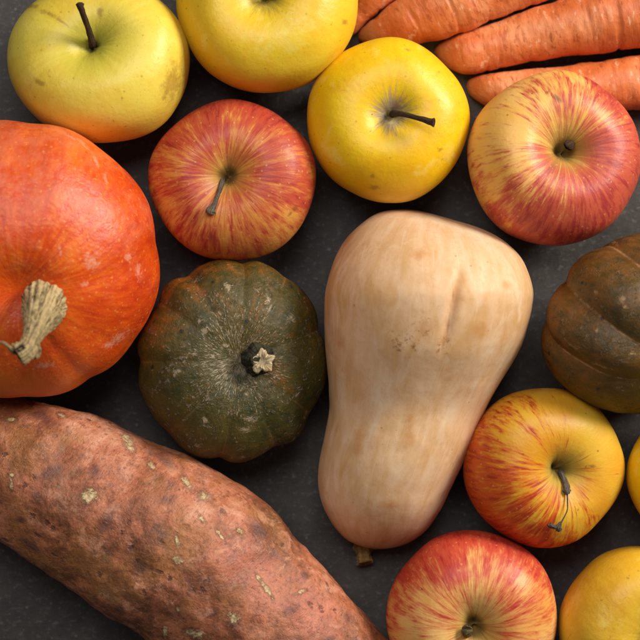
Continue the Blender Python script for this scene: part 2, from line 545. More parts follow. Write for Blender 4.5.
def mat_carrot():
    g = G("carrot_skin")
    sv = g.attr("sv", True)
    n = g.noise(40, 4, 0.6)
    c = g.ramp(n, [(0.35, S(200, 98, 44)), (0.5, S(216, 118, 64)), (0.65, S(226, 144, 92))])
    ring = g.noise(26, 4, 0.6, vec=g.vmul(sv, (0.05, 0.05, 15)), dist=0.15)
    ring2 = g.noise(60, 3, 0.6, vec=g.vmul(sv, (0.06, 0.06, 3)), dist=0.5)
    pn = g.noise(60, 2)
    ln = g.noise(90, 2, 0.5, vec=g.vmul(sv, (0.02, 0.02, 3.2)), dist=0.1)
    c = g.mix(g.mul(g.rng(ring, 0.57, 0.64), g.rng(pn, 0.50, 0.64, 0, 0.45)), c, S(236, 172, 128))
    c = g.mix(g.mul(g.rng(ring, 0.44, 0.37), g.rng(pn, 0.55, 0.4, 0.05, 0.6)), c, S(176, 80, 34))
    c = g.mix(g.rng(ring2, 0.56, 0.75, 0, 0.2), c, S(232, 156, 104))
    lk = g.noise(14, 3, 0.6, vec=g.vadd(g.vmul(sv, (0.16, 0.16, 18)), (3, 5, 7)))
    c = g.mix(g.mul(g.rng(ln, 0.62, 0.66), g.rng(lk, 0.48, 0.56, 0, 0.55)), c, S(240, 184, 144))
    c = g.mix(g.mul(g.rng(ln, 0.36, 0.32), g.rng(lk, 0.52, 0.46, 0, 0.6)), c, S(160, 72, 34))
    c = g.mix(g.mul(g.attr("tipm"), g.rng(n, 0.35, 0.6, 0.2, 0.8)), c, S(184, 122, 62))
    dk = speckle(g, 110, 0.06, 0.14, 0.8)
    c = g.mix(g.mul(dk, 0.7), c, S(120, 64, 30))
    h = g.add(g.add(g.mul(ring, 1.1), g.mul(ring2, 0.8)), g.mul(g.noise(500, 3), 0.2))
    return g.done(c, g.add(0.38, g.mul(n, 0.2)), h, 0.0004, spec=0.45, sss=0.06)


def mat_wood(name, dark, light, scale=1.0, rough=0.75):
    g = G(name)
    sv = g.attr("sv", True)
    s = g.noise(9 * scale, 5, 0.7, vec=g.vmul(sv, (1, 1, 10)), dist=0.3)
    n = g.noise(420, 4, 0.7)
    c = g.mix(g.rng(g.add(g.mul(s, 0.75), g.mul(n, 0.25)), 0.38, 0.56), dark, light)
    return g.done(c, rough, g.add(s, g.mul(n, 0.4)), 0.0014, spec=0.25)


# ------------------------------------------------------------------ round bodies
def fit(V, box, zs, iters=7, sink=0.0):
    """scale and slide a body so that, resting on the table, its outline spans box = (l, t, r, b) of the photo"""
    l, t, r, b = box
    V = V.copy()
    V *= (r - l) * K / np.ptp(V[:, 0])
    for _ in range(iters):
        V[:, 2] -= V[:, 2].min() + sink
        p = project(V)
        L, R_, T, B = p[:, 0].min(), p[:, 0].max(), p[:, 1].min(), p[:, 1].max()
        sx = (r - l) / (R_ - L); sy = (b - t) / (B - T)
        c = (V.min(0) + V.max(0)) / 2
        V[:, 0] = (V[:, 0] - c[0]) * sx + c[0]
        V[:, 1] = (V[:, 1] - c[1]) * sy + c[1]
        V[:, 2] *= (sx + sy) / 2
        p = project(V)
        zc = c[2]
        f = K * (H - zc) / (H - ZREF)
        V[:, 0] += ((l + r) - (p[:, 0].min() + p[:, 0].max())) / 2 * f
        V[:, 1] -= ((t + b) - (p[:, 1].min() + p[:, 1].max())) / 2 * f
    V[:, 2] -= V[:, 2].min() + sink
    return V


def base_of(V):
    c = (V.min(0) + V.max(0)) / 2
    return np.array([c[0], c[1], 0.0])


NT, NP = 190, 300


def sphere_params(nt=NT, npn=NP):
    th = (np.linspace(0, 1, nt + 2)[1:-1])
    th = math.pi * (th - 0.055 * np.sin(2 * math.pi * th) * 1.0)     # denser at the poles
    ph = np.linspace(0, 2 * math.pi, npn, endpoint=False)
    T, P = np.meshgrid(th, ph, indexing='ij')
    T = np.append(T.ravel(), [1e-4, math.pi - 1e-4]); P = np.append(P.ravel(), [0, 0])
    return T, P


def apple_body(seed, tall=0.84, cav_d=0.30, cav_w=0.42, taper=0.10, lob=0.02, irr=0.03, p=2.25, lobes=5):
    T, P = sphere_params()
    s, c = np.sin(T), np.cos(T)
    rho = s ** (2 / p)
    z = np.sign(c) * np.abs(c) ** (2 / p) * tall
    up = (z / tall + 1) / 2
    rho = rho * (1 - taper * (1 - up) ** 1.5 * 1.2 + 0.02 * up)
    D = np.stack([np.cos(P) * s, np.sin(P) * s, c], 1)
    ln = 1 + lob * np.cos(lobes * P + seed) * (0.4 + 0.6 * np.abs(c)) + irr * vnoise(D, 1.1, seed) + irr * 0.35 * vnoise(D, 2.6, seed + 5)
    cav = np.exp(-(rho / cav_w) ** 1.6) * (c > 0)
    cavs = np.exp(-(rho / (cav_w * 0.30)) ** 1.5) * (c > 0)
    z = z - cav_d * cav * (1 + 0.12 * np.cos(2 * P + seed)) - cav_d * 0.5 * cavs
    bot = np.exp(-(rho / 0.28) ** 1.7) * (c < 0)
    z = z + 0.20 * bot
    z = z * (1 + irr * 0.8 * vnoise(D, 1.3, seed + 9)) + 0.012 * vnoise(D, 3.0, seed + 31) * (c > -0.2)
    r = rho * ln
    V = np.stack([r * np.cos(P), r * np.sin(P), z], 1)
    sv = np.stack([np.cos(P), np.sin(P), T * 1.2], 1)
    cavm = np.exp(-(rho / (cav_w * 0.72)) ** 1.7) * (c > 0)
    return V, dict(sv=sv, cav=cavm)


def pumpkin_body(seed, n=10, tall=0.62, depth=0.10, cav_d=0.16, cav_w=0.35, twist=0.0, sharp=0.7, p=2.3, irr=0.03, bot_d=0.15, soft=0.1):
    T, P = sphere_params(210, 420)
    s, c = np.sin(T), np.cos(T)
    rho = s ** (2 / p)
    z = np.sign(c) * np.abs(c) ** (2 / p) * tall
    ring = np.stack([np.cos(P), np.sin(P), P * 0], 1)
    A = P + 0.10 * vnoise(ring, 1.7, seed) * 2 + twist * (T - math.pi / 2)
    a = np.sqrt(np.sin(n * A / 2) ** 2 + soft ** 2) / math.sqrt(1 + soft ** 2)
    line = np.exp(-(np.sin(n * A / 2) / 0.085) ** 2)
    groove = 1 - a ** sharp
    amp = depth * (1 + 0.35 * vnoise(ring, 1.3, seed + 3)) * (0.25 + 0.75 * s)
    D = np.stack([np.cos(P) * s, np.sin(P) * s, c], 1)
    ln = 1 - amp * groove + irr * vnoise(D, 1.2, seed + 1) + irr * 0.35 * vnoise(D, 3.3, seed + 2) + irr * 0.12 * vnoise(D, 9, seed + 7)
    cav = np.exp(-(rho / cav_w) ** 2) * (c > 0)
    bot = np.exp(-(rho / cav_w) ** 2) * (c < 0)
    z = z - cav_d * cav + bot_d * bot
    r = rho * ln
    z = z * (1 - 0.6 * amp * groove * np.clip(rho * 2, 0, 1))
    V = np.stack([r * np.cos(P), r * np.sin(P), z], 1)
    return V, dict(sv=np.stack([np.cos(P), np.sin(P), T * 1.2], 1), cav=np.exp(-(rho / 0.5) ** 2) * (c > 0), groove=groove * s, gline=line * s), (210, 420)


def blush_of(V, d, bias=0.0, gain=1.0):
    """how far each point of the skin faces direction d, times gain plus bias"""
    c = (V.min(0) + V.max(0)) / 2
    h = np.ptp(V, axis=0) / 2
    q = (V - c) / h
    d = np.array(d, float)
    return gain * (q @ d) + bias


def sweep(name, path, radii, mat, parent, origin, ridges=0, ridge_amp=0.0, flat=1.0, cols=28, sub=8, rough=0.0, seed=0, hollow=0.0, twist=0.0):
    """a tapered, ridged stalk along a path"""
    path = [np.array(q, float) for q in path]
    n = len(path)
    ts = np.linspace(0, n - 1, (n - 1) * sub + 1)

    def cr(vals, t):
        i = int(min(t, n - 1 - 1e-9)); u = t - i
        g = lambda k: vals[min(max(k, 0), n - 1)]
        a, b, c_, d = g(i - 1), g(i), g(i + 1), g(i + 2)
        return 0.5 * ((2 * b) + (-a + c_) * u + (2 * a - 5 * b + 4 * c_ - d) * u * u + (-a + 3 * b - 3 * c_ + d) * u ** 3)
    C = np.array([cr(path, t) for t in ts]); Rr = np.array([cr(radii, t) for t in ts])
    tan = np.gradient(C, axis=0); tan /= np.linalg.norm(tan, axis=1, keepdims=True)
    ref = np.array([0, 0, 1.0]) if abs(tan[0][2]) < 0.9 else np.array([1.0, 0, 0])
    V, sv = [], []
    L = 0
    ph = np.linspace(0, 2 * math.pi, cols, endpoint=False)
    rings = []
    u = np.cross(tan[0], ref); u /= np.linalg.norm(u)
    for i in range(len(C)):
        if i:
            L += np.linalg.norm(C[i] - C[i - 1])
        u = u - tan[i] * (u @ tan[i]); u /= np.linalg.norm(u)
        w = np.cross(tan[i], u)
        rr = Rr[i] * (1 + ridge_amp * np.cos(ridges * ph + seed + twist * i / len(C)))
        if rough:
            rr = rr * (1 + rough * vnoise(np.stack([np.cos(ph) * 2, np.sin(ph) * 2, ph * 0 + i * 0.35], 1), 1.5, seed))
        rings.append(C[i] + np.outer(rr * np.cos(ph), u) + np.outer(rr * np.sin(ph) * flat, w))
        sv.append(np.stack([np.cos(ph), np.sin(ph), ph * 0 + L], 1))
    # rounded end inside the rim
    e = rings[-1]; ce = C[-1]
    for k, dep in ((0.82, 0.05), (0.5, -hollow)):
        rings.append(ce + (e - ce) * k + tan[-1] * Rr[-1] * dep * (1 if dep > 0 else 1)); sv.append(sv[-1])
    V = np.concatenate(rings + [C[:1], (C[-1] - tan[-1] * Rr[-1] * hollow)[None]])
    sv = np.concatenate(sv + [np.zeros((1, 3)), np.array([[0, 0, L]])])
    o = make_mesh(name, V, len(rings), cols, dict(sv=sv), mat, parent, origin)
    return o, C[-1], tan[-1]


def crs(vals, n):
    """Catmull-Rom through points, n samples evenly in the knot parameter"""
    vals = np.array(vals, float); m = len(vals)
    P = np.concatenate([vals[:1], vals, vals[-1:]])
    t = np.linspace(0, m - 1 - 1e-9, n); i = t.astype(int); u = (t - i)[:, None]
    a, b, c, d = P[i], P[i + 1], P[i + 2], P[i + 3]
    return 0.5 * (2 * b + (c - a) * u + (2 * a - 5 * b + 4 * c - d) * u ** 2 + (3 * b - a - 3 * c + d) * u ** 3)


def loft(pole0, pairs, pole1, hr, nr, nc, seed, bump, bump_scale, warp=None, restz=None, sink=0.0004):
    """a long body given by its two edges (photo pixels) and its height ratio; it lies on the table"""
    L = crs([pole0] + [a for a, b in pairs] + [pole1], nr)[1:-1]
    R = crs([pole0] + [b for a, b in pairs] + [pole1], nr)[1:-1]
    ph = np.linspace(0, 2 * math.pi, nc, endpoint=False)
    n = len(L)
    half = np.linalg.norm(R - L, axis=1) / 2 * K
    zc = (half * hr) if restz is None else restz(half * hr)
    V = np.zeros((n, nc, 3)); svv = np.zeros((n, nc, 3)); ln = 0
    for i in range(n):
        a = at(*L[i], zc[i]); b = at(*R[i], zc[i])
        c = (a + b) / 2; h = (b - a) / 2
        if i:
            ln += np.linalg.norm(c - pc)
        pc = c
        V[i] = c + np.outer(np.cos(ph), h)
        V[i, :, 2] = zc[i] + np.sin(ph) * half[i] * hr
        svv[i] = np.stack([np.cos(ph), np.sin(ph), ph * 0 + ln], 1)
    a = at(*pole0, zc[0]); b = at(*pole1, zc[-1])
    V = np.concatenate([V.reshape(-1, 3), a[None], b[None]])
    svv = np.concatenate([svv.reshape(-1, 3), [[0, 0, 0]], [[0, 0, ln]]])
    ctr = np.concatenate([np.repeat((at_many(L, zc) + at_many(R, zc)) / 2, nc, 0), a[None], b[None]])
    N = V - ctr
    le = np.linalg.norm(N, axis=1, keepdims=True) + 1e-6
    hh = np.concatenate([np.repeat(half, nc), [half[0], half[-1]]])
    fade = np.clip(hh / half.max() * 2, 0, 1)
    dsp = bump * vnoise(V, bump_scale, seed, 3)
    V = V + N / le * (dsp * fade)[:, None]
    if warp is not None:
        V = warp(V, svv, N / le)
    V[:, 2] -= V[:, 2].min() + sink
    return V, n, nc, svv


def at_many(P, z):
    f = K * (H - z) / (H - ZREF)
    return np.stack([(P[:, 0] - 320) * f, (320 - P[:, 1]) * f, z], 1)


# ------------------------------------------------------------------ the table
def build_table():
    g = mat_table()
    me = bpy.data.meshes.new("tabletop")
    s, t = 1.1, 0.03
    vs_ = [(-s, -s, -t), (s, -s, -t), (s, s, -t), (-s, s, -t), (-s, -s, 0), (s, -s, 0), (s, s, 0), (-s, s, 0)]
    fs = [(3, 2, 1, 0), (4, 5, 6, 7), (0, 1, 5, 4), (1, 2, 6, 5), (2, 3, 7, 6), (3, 0, 4, 7)]
    me.from_pydata(vs_, [], fs)
    me.materials.append(g)
    o = bpy.data.objects.new("tabletop", me)
    SC.collection.objects.link(o)
    o["kind"] = "structure"
    o["label"] = "dark grey slate tabletop under the fruit and vegetables"
    o["category"] = "tabletop"


build_table()

STEM_DARK = mat_wood("dark_stem", S(38, 26, 20), S(96, 70, 50), rough=0.65)
STEM_GREEN = mat_wood("green_brown_stem", S(70, 58, 30), S(140, 124, 78), rough=0.6)
STEM_GREY = mat_wood("grey_stem", S(52, 44, 38), S(138, 122, 104), rough=0.7)


def apple(name, label, cat, group, box, seed, tilt, toward, mat, blush, spin=0, green=None, blem=(), stems=(), **kw):
    V, at_ = apple_body(seed, **kw)
    V = V @ rot_axis(tilt, toward, spin).T
    V = fit(V, box, 1)
    o = base_of(V)
    t = thing(name, label, cat, o, group)
    at_["blush"] = blush_of(V, *blush)
    at_["green"] = blush_of(V, *green) if green else np.zeros(len(V))
    at_["blemish"] = mark_field(V, blem)
    make_mesh("fruit_body", V, NT, NP, at_, mat, t, o)
    pole = V[-2]
    print(name, "cavity at", project(pole[None])[0].round(1), "height", round(V[:, 2].max(), 4))
    for st in stems:
        # path: (px, py, height above the bottom of the cavity in mm)
        m, pts, rad, kw2 = st
        path = [at(x, y, pole[2] + h / 1000) for x, y, h in pts]
        path[0][:2] = at(pts[0][0], pts[0][1], path[0][2])[:2]
        sweep("stem", path, [r / 1000 for r in rad], m, t, o, seed=seed, **kw2)
    return V, t, o, pole


YG = "yellow apples"
RG = "red and gold striped apples"
YA = mat_yellow_apple("yellow_green_apple_skin", 1, S(230, 206, 80), S(228, 188, 56), S(214, 184, 60), green=0.45, russet=S(150, 150, 60), russet_amt=0.5)
YB = mat_yellow_apple("golden_apple_skin", 4, S(228, 194, 46), S(230, 180, 30), S(218, 164, 30), green=0.55, russet=S(140, 110, 60), russet_amt=0.6)
YC = mat_yellow_apple("bright_yellow_apple_skin", 7, S(234, 192, 14), S(230, 176, 8), S(220, 144, 6), green=0.45, russet=S(138, 120, 118), russet_amt=0.9)
YH = mat_yellow_apple("amber_apple_skin", 12, S(226, 182, 52), S(216, 160, 34), S(200, 132, 26), green=0.3, russet=S(140, 110, 60), russet_amt=0.6)

apple("yellow_apple", "pale greenish yellow apple with a bruised right side, above the orange pumpkin", "apple", YG,
      (7, -24, 190, 143), 11, 17, 112, YA, ((0.25, -0.75, -0.3), -0.4, 0.8), green=((-0.2, 0.1, 0.5), -0.2, 1.0),
      blem=[(173, 82, 6.5, 13, -18), (168, 90, 4, 6, -20), (30, 5, 8, 2.2, -20), (48, 13, 9, 1.8, -25), (62, 22, 7, 1.0, -35), (165, 98, 3.5, 2, 20), (100, 12, 2, 4, 0), (122, 99, 0.8, 1.8, 0), (114, 121, 0.9, 1.2, 0), (40, 82, 5, 2, 150)],
      stems=[(STEM_DARK, [(93, 46, -1), (92, 42, 4), (88, 28, 13), (81, 8, 22), (80, 4, 23)], [1.9, 1.7, 1.3, 1.5, 1.9], dict(rough=0.15))], cav_w=0.46, cav_d=0.28)
apple("yellow_apple", "golden yellow apple cut by the upper edge, between two other yellow apples", "apple", YG,
      (176, -86, 358, 93), 23, 7, 85, YB, ((0.1, -0.8, -0.25), 0.05, 0.9), green=((-0.1, 0.5, 0.2), -0.2, 0.9),
      blem=[(186, 8, 0.9, 0.9, 0), (345, 22, 3, 2, 0)],
      stems=[(STEM_DARK, [(272, -2, -1), (272, -4, 5), (274, -10, 13)], [1.9, 1.5, 1.8], dict(rough=0.15))], cav_w=0.42)
apple("yellow_apple", "bright yellow apple with grey russet around its long bent dark stem", "apple", YG,
      (307, 37, 470, 203), 37, 4, 60, YC, ((-0.2, -0.65, -0.5), 0.0, 0.8), green=((0.2, 0.35, 0.4), -0.35, 0.7),
      blem=[(373, 176, 1.6, 1.3, 0), (374, 187, 4, 1.8, 0), (441, 149, 1.8, 1.2, 30), (408, 50, 2, 1.2, -20), (371, 131, 1.2, .5, 40)],
      stems=[(STEM_DARK, [(393, 114, -1), (394, 113.5, 6), (402, 114, 14), (418, 118, 19), (431, 122, 21.5), (434, 122.5, 22)], [1.8, 1.6, 1.2, 1.2, 1.6, 2.1], dict(rough=0.12, hollow=0.3))],
      cav_w=0.36, cav_d=0.26, lob=0.018)
apple("yellow_apple", "amber yellow freckled apple in the lower right corner", "apple", YG,
      (558, 546, 722, 712), 41, 10, -40, YH, ((-0.4, -0.1, -0.6), 0.1, 0.9),
      blem=[(628, 577, 1, 1, 0), (601, 600, 0.8, 0.8, 0)],
      stems=[(STEM_DARK, [(650, 640, -1), (651, 641, 6), (656, 650, 16)], [1.8, 1.4, 1.9], {})], cav_w=0.38)
apple("yellow_apple", "sliver of a yellow apple at the right edge", "apple", YG,
      (626, 396, 790, 556), 53, 5, 20, YC, ((-0.5, -0.1, -0.5), 0.1, 0.9),
      stems=[(STEM_DARK, [(708, 476, -1), (709, 476, 6), (716, 472, 16)], [1.8, 1.4, 1.9], {})])

RD = mat_red_apple("rose_gold_apple_skin", 1, S(206, 124, 46), S(220, 156, 72), S(182, 60, 44), S(144, 34, 36), 0.9, 0.8, green=0.5, streak_k=6)
RE = mat_red_apple("cream_and_red_apple_skin", 2, S(226, 164, 62), S(232, 184, 104), S(188, 62, 52), S(150, 34, 42), 0.9, 1.05, green=0.6, streak_k=5)
RF = mat_red_apple("gold_apple_with_red_streaks_skin", 3, S(214, 142, 28), S(222, 176, 52), S(196, 70, 18), S(146, 30, 18), 0.92, 1.15, green=0.75, streak_k=5)
RG_ = mat_red_apple("crimson_apple_skin", 5, S(228, 158, 76), S(234, 184, 108), S(196, 56, 42), S(162, 28, 32), 0.92, 0.72, green=0.5, streak_k=6)

apple("striped_apple", "rose and gold apple touching the orange pumpkin, thin stem bent downwards", "apple", RG,
      (148, 99, 316, 261), 61, 6, 150, RD, ((0.2, 0.5, -0.5), 0.92, 0.55), green=None,
      blem=[(212, 240, 1.0, 5, 14), (214, 248, 0.9, 3, -12), (217, 254, 2.8, 1.0, 20), (296, 208, 2.5, 1.5, 50), (290, 214, 2, 1, 50)],
      stems=[(STEM_GREY, [(223, 179, -1), (222, 182, 4), (219, 192, 9), (214, 205, 13), (211, 211, 14), (210.5, 212.5, 14)], [1.5, 1.3, 1.0, 1.2, 2.3, 2.0], dict(rough=0.2))],
      cav_w=0.34, cav_d=0.30, tall=0.80)
apple("striped_apple", "cream and red striped apple against the carrots, short stub of a stem", "apple", RG,
      (467, 70, 641, 246), 71, 13, 40, RE, ((0.6, -0.6, -0.25), 0.90, 0.8),
      blem=[(557, 98, 4, 2, -40), (547, 92, 3, 1, 40)],
      stems=[(STEM_DARK, [(573, 140, -1), (572, 142, 3), (569, 145, 8), (568, 146, 8.5)], [2.0, 1.9, 2.3, 2.2], dict(rough=0.2))],
      cav_w=0.38, cav_d=0.36, tall=0.84, spin=30)
apple("striped_apple", "golden apple with red streaks and a forked twig on its stem", "apple", RG,
      (463, 388, 625, 548), 83, 20, -10, RF, ((-0.75, -0.5, -0.4), 0.62, 0.85),
      blem=[(592, 466, 2.5, 1.1, 5), (586, 467, 1.2, 0.6, 70), (578, 510, 1.2, 0.7, 70)],
      stems=[(STEM_GREY, [(561, 470, -1), (562, 475, 4), (566, 485, 9), (567, 491, 11), (567.5, 492.5, 11)], [1.7, 1.3, 1.4, 1.8, 1.3], dict(rough=0.25)),
             (STEM_GREY, [(567, 490, 10.5), (567.5, 502, 13), (567, 511, 15), (562, 521, 16), (558, 528, 16)], [0.5, 0.3, 0.28, 0.36, 0.7], dict(rough=0.2)),
             (STEM_GREY, [(561, 522, 16), (556, 527, 16.5), (550, 525, 17), (549, 524, 17)], [0.5, 0.8, 1.1, 0.7], dict(rough=0.4)),
             (STEM_GREY, [(560, 523, 16), (559, 529, 15.5), (559.5, 531.5, 15.5)], [0.6, 1.3, 0.8], dict(rough=0.4))],
      cav_w=0.36, cav_d=0.34, tall=0.84)
apple("striped_apple", "crimson and gold apple cut by the lower edge, with a pale stem stub", "apple", RG,
      (386, 530, 557, 700), 97, 8, -100, RG_, ((0.0, 0.75, -0.45), 0.72, 0.72),
      stems=[(STEM_GREEN, [(467, 636, -1), (467, 634, 4), (467, 630, 11), (467, 629.5, 11.5)], [2.0, 1.9, 2.4, 2.2], dict(rough=0.15))],
      cav_w=0.34, cav_d=0.32, tall=0.84)


# ------------------------------------------------------------------ pumpkins
def pumpkin(name, label, cat, group, box, body, tilt, toward, spin, mat, blush, scuffs=(), blem=(), bloom=None):
    V, at_, (r, c) = body
    V = V @ rot_axis(tilt, toward, spin).T
    V = fit(V, box, 1)
    o = base_of(V)
    t = thing(name, label, cat, o, group)
    at_["blush"] = blush_of(V, *blush)
    at_["scuff"] = mark_field(V, scuffs)
    at_["blemish"] = mark_field(V, blem)
    at_["bloom"] = blush_of(V, *bloom) if bloom else np.zeros(len(V))
    make_mesh("rind", V, r, c, at_, mat, t, o)
    pole = V[-2]
    print(name, "pole at", project(pole[None])[0].round(1), "pole z", round(pole[2], 4), "height", round(V[:, 2].max(), 4))
    return V, t, o, pole


V, t, o, pole = pumpkin(
    "orange_pumpkin", "glossy orange pumpkin with a shrivelled corky stem, at the left edge", "pumpkin", None,
    (-122, 120, 160, 398), pumpkin_body(5, n=10, tall=0.80, depth=0.035, cav_d=0.14, cav_w=0.26, sharp=0.9, p=2.1, irr=0.02, soft=0.35), 20, -72, 12,
    mat_orange_pumpkin(), ((0.0, -0.8, -0.1), 0.05, 0.9),
    scuffs=[(96, 160, 1.1, 6, 24), (84, 144, 1.1, 6, 45), (105, 178, 1.1, 5, 15), (70, 136, .9, 5, 65), (92, 262, 5, 5, 10), (88, 254, 3, 2, 40), (84, 284, 3, 1.5, 20), (118, 338, 8, 3, 30), (110, 345, 4, 3, 0), (138, 272, 2, 5, 0), (128, 256, 2, 3, 0), (44, 366, 7, 2.5, 10), (72, 190, 1, 3, 20), (112, 232, 2, 2, 0), (60, 250, 1, 4, 10)],
    blem=[(113, 229, 1, 1, 0)], bloom=((0.1, 0.9, 0.3), 0, 1.0))
PST = mat_wood("corky_stem", S(72, 54, 32), S(214, 186, 132), scale=1.0, rough=0.85)
PDK = mat_wood("stem_hole_shade_brown", S(34, 26, 20), S(70, 54, 38), rough=0.9)
zt = surf(V, 45, 300)[2]
sweep("stem", [at(46, 299, zt - .006), at(44, 306, zt + .001), at(41, 315, zt + .008), at(35, 330, zt + .016), at(30, 342, zt + .021), at(26, 350, zt + .024), at(18, 355, zt + .025)],
      [.0112, .0104, .0088, .0056, .0042, .0048, .0054], PST, t, o, ridges=17, ridge_amp=0.035, flat=0.9, cols=160, sub=18, rough=0.09, seed=3, hollow=0.8, twist=2.5)
sweep("stem", [at(30, 338, zt + .021), at(35, 348, zt + .021), at(36, 356, zt + .020), at(36.5, 359, zt + .020)], [.0030, .0022, .0016, .0008], PST, t, o, ridges=5, ridge_amp=0.12, rough=0.3, seed=8)
sweep("stem", [at(36, 335, zt + .015), at(48, 324, zt + .012), at(57, 317, zt + .009), at(60, 314, zt + .008)], [.0030, .0026, .0020, .0010], PST, t, o, ridges=5, ridge_amp=0.15, rough=0.35, seed=12)
sweep("stem", [at(14, 352, zt + .026), at(9, 347, zt + .028), at(4, 343, zt + .029), at(-1, 342, zt + .029)], [.0014, .0008, .0006, .0004], PST, t, o, rough=0.3, seed=14)
sweep("stem_hole_shade", [at(27, 346, zt + .0268), at(21, 349.5, zt + .0282), at(13, 353, zt + .0285)], [.0007, .0017, .0008], PDK, t, o, rough=0.35, seed=15)  # solid dark blob, its colour stands for the shade inside the stem's hole

MG = mat_green_pumpkin("dark_green_pumpkin_skin", 2, S(44, 49, 18), S(84, 70, 22), S(156, 82, 18), S(190, 168, 138), 0.85, line=0.15)
V, t, o, pole = pumpkin(
    "green_pumpkin", "dark green ribbed pumpkin with a star shaped cut stem, between orange pumpkin and butternut squash", "pumpkin", "green pumpkins",
    (137, 259, 329, 463), pumpkin_body(21, n=10, tall=0.66, depth=0.065, cav_d=0.15, cav_w=0.30, sharp=0.8, p=2.35, irr=0.03, soft=0.16), 9, 5, 10,
    MG, ((-0.35, 0.65, -0.35), 0.0, 0.9),
    scuffs=[(268, 300, 1.5, 4, 10), (228, 286, 1.8, 4, 35), (222, 300, 2, 2, 0), (202, 320, 3, 2, 0), (205, 330, 2, 3, 0), (175, 372, 3, 2, 30), (205, 420, 2.5, 3, 0), (250, 420, 3, 2, -20), (246, 430, 3, 1.5, 10),
            (292, 318, 2, 3, 0), (180, 358, 4, 1.0, 10), (270, 308, 0.8, 4, -20), (297, 395, 2.5, 1.5, -20), (225, 345, 3, 1, 10)])
GDK = mat_wood("green_black_stem", S(26, 28, 20), S(70, 66, 48), rough=0.8)
CUT = mat_wood("cut_stem_wood", S(178, 148, 100), S(228, 206, 164), scale=0.6, rough=0.8)
s_px = (260, 360)
stem, _, _ = sweep("stem", [at(258, 359, pole[2] - .003), at(258, 359, pole[2] + .002), at(258.5, 359, pole[2] + .004), at(260, 360, pole[2] + .006), at(261, 360.5, pole[2] + .0073)],
                   [.0078, .0070, .0060, .0050, .0043], GDK, t, o, ridges=5, ridge_amp=0.09, cols=80, sub=10, rough=0.16, seed=5)
e = at(262, 361, pole[2] + .0076)
cut, _, _ = sweep("cut_face", [e - [0, 0, .002], e + [0, 0, .0003], e + [0, 0, .0010]], [.0040, .0046, .0041], CUT, stem, o, ridges=5, ridge_amp=0.13, cols=80, sub=5, rough=0.32, seed=6, hollow=0.25)

MR = mat_green_pumpkin("brown_green_pumpkin_skin", 9, S(56, 46, 18), S(96, 66, 22), S(132, 76, 26), S(176, 140, 98), 0.7, fib=0.3, line=0.45, scab=0.45, bump=0.0006)
V, t, o, pole = pumpkin(
    "green_pumpkin", "brownish green ribbed pumpkin lying on its side, cut by the right edge", "pumpkin", "green pumpkins",
    (541, 231, 735, 414), pumpkin_body(33, n=8, tall=0.74, depth=0.085, cav_d=0.12, cav_w=0.3, twist=0.25, sharp=0.8, p=2.2, irr=0.03, soft=0.12), 52, -30, 20,
    MR, ((-0.5, 0.3, -0.2), 0.2, 0.9),
    scuffs=[(622, 301, 2, 3, 0), (632, 354, 2, 1.5, 0), (597, 331, 1, 1, 0), (612, 240, 4, 1.5, -30), (596, 293, 1, 2, 0), (570, 345, 8, 0.7, -42), (600, 366, 8, 0.7, -20), (625, 308, 1.5, 1, 0)])
q = pole
ax = q - np.array([o[0], o[1], 0.035]); ax = ax / np.linalg.norm(ax)
sweep("stem", [q - ax * .002, q + ax * .004, q + ax * .011, q + ax * .012], [.009, .006, .005, .0045], GDK, t, o, ridges=5, ridge_amp=0.15, cols=50, rough=0.12, seed=9)

# ------------------------------------------------------------------ butternut squash
def sm(zc):
    return zc


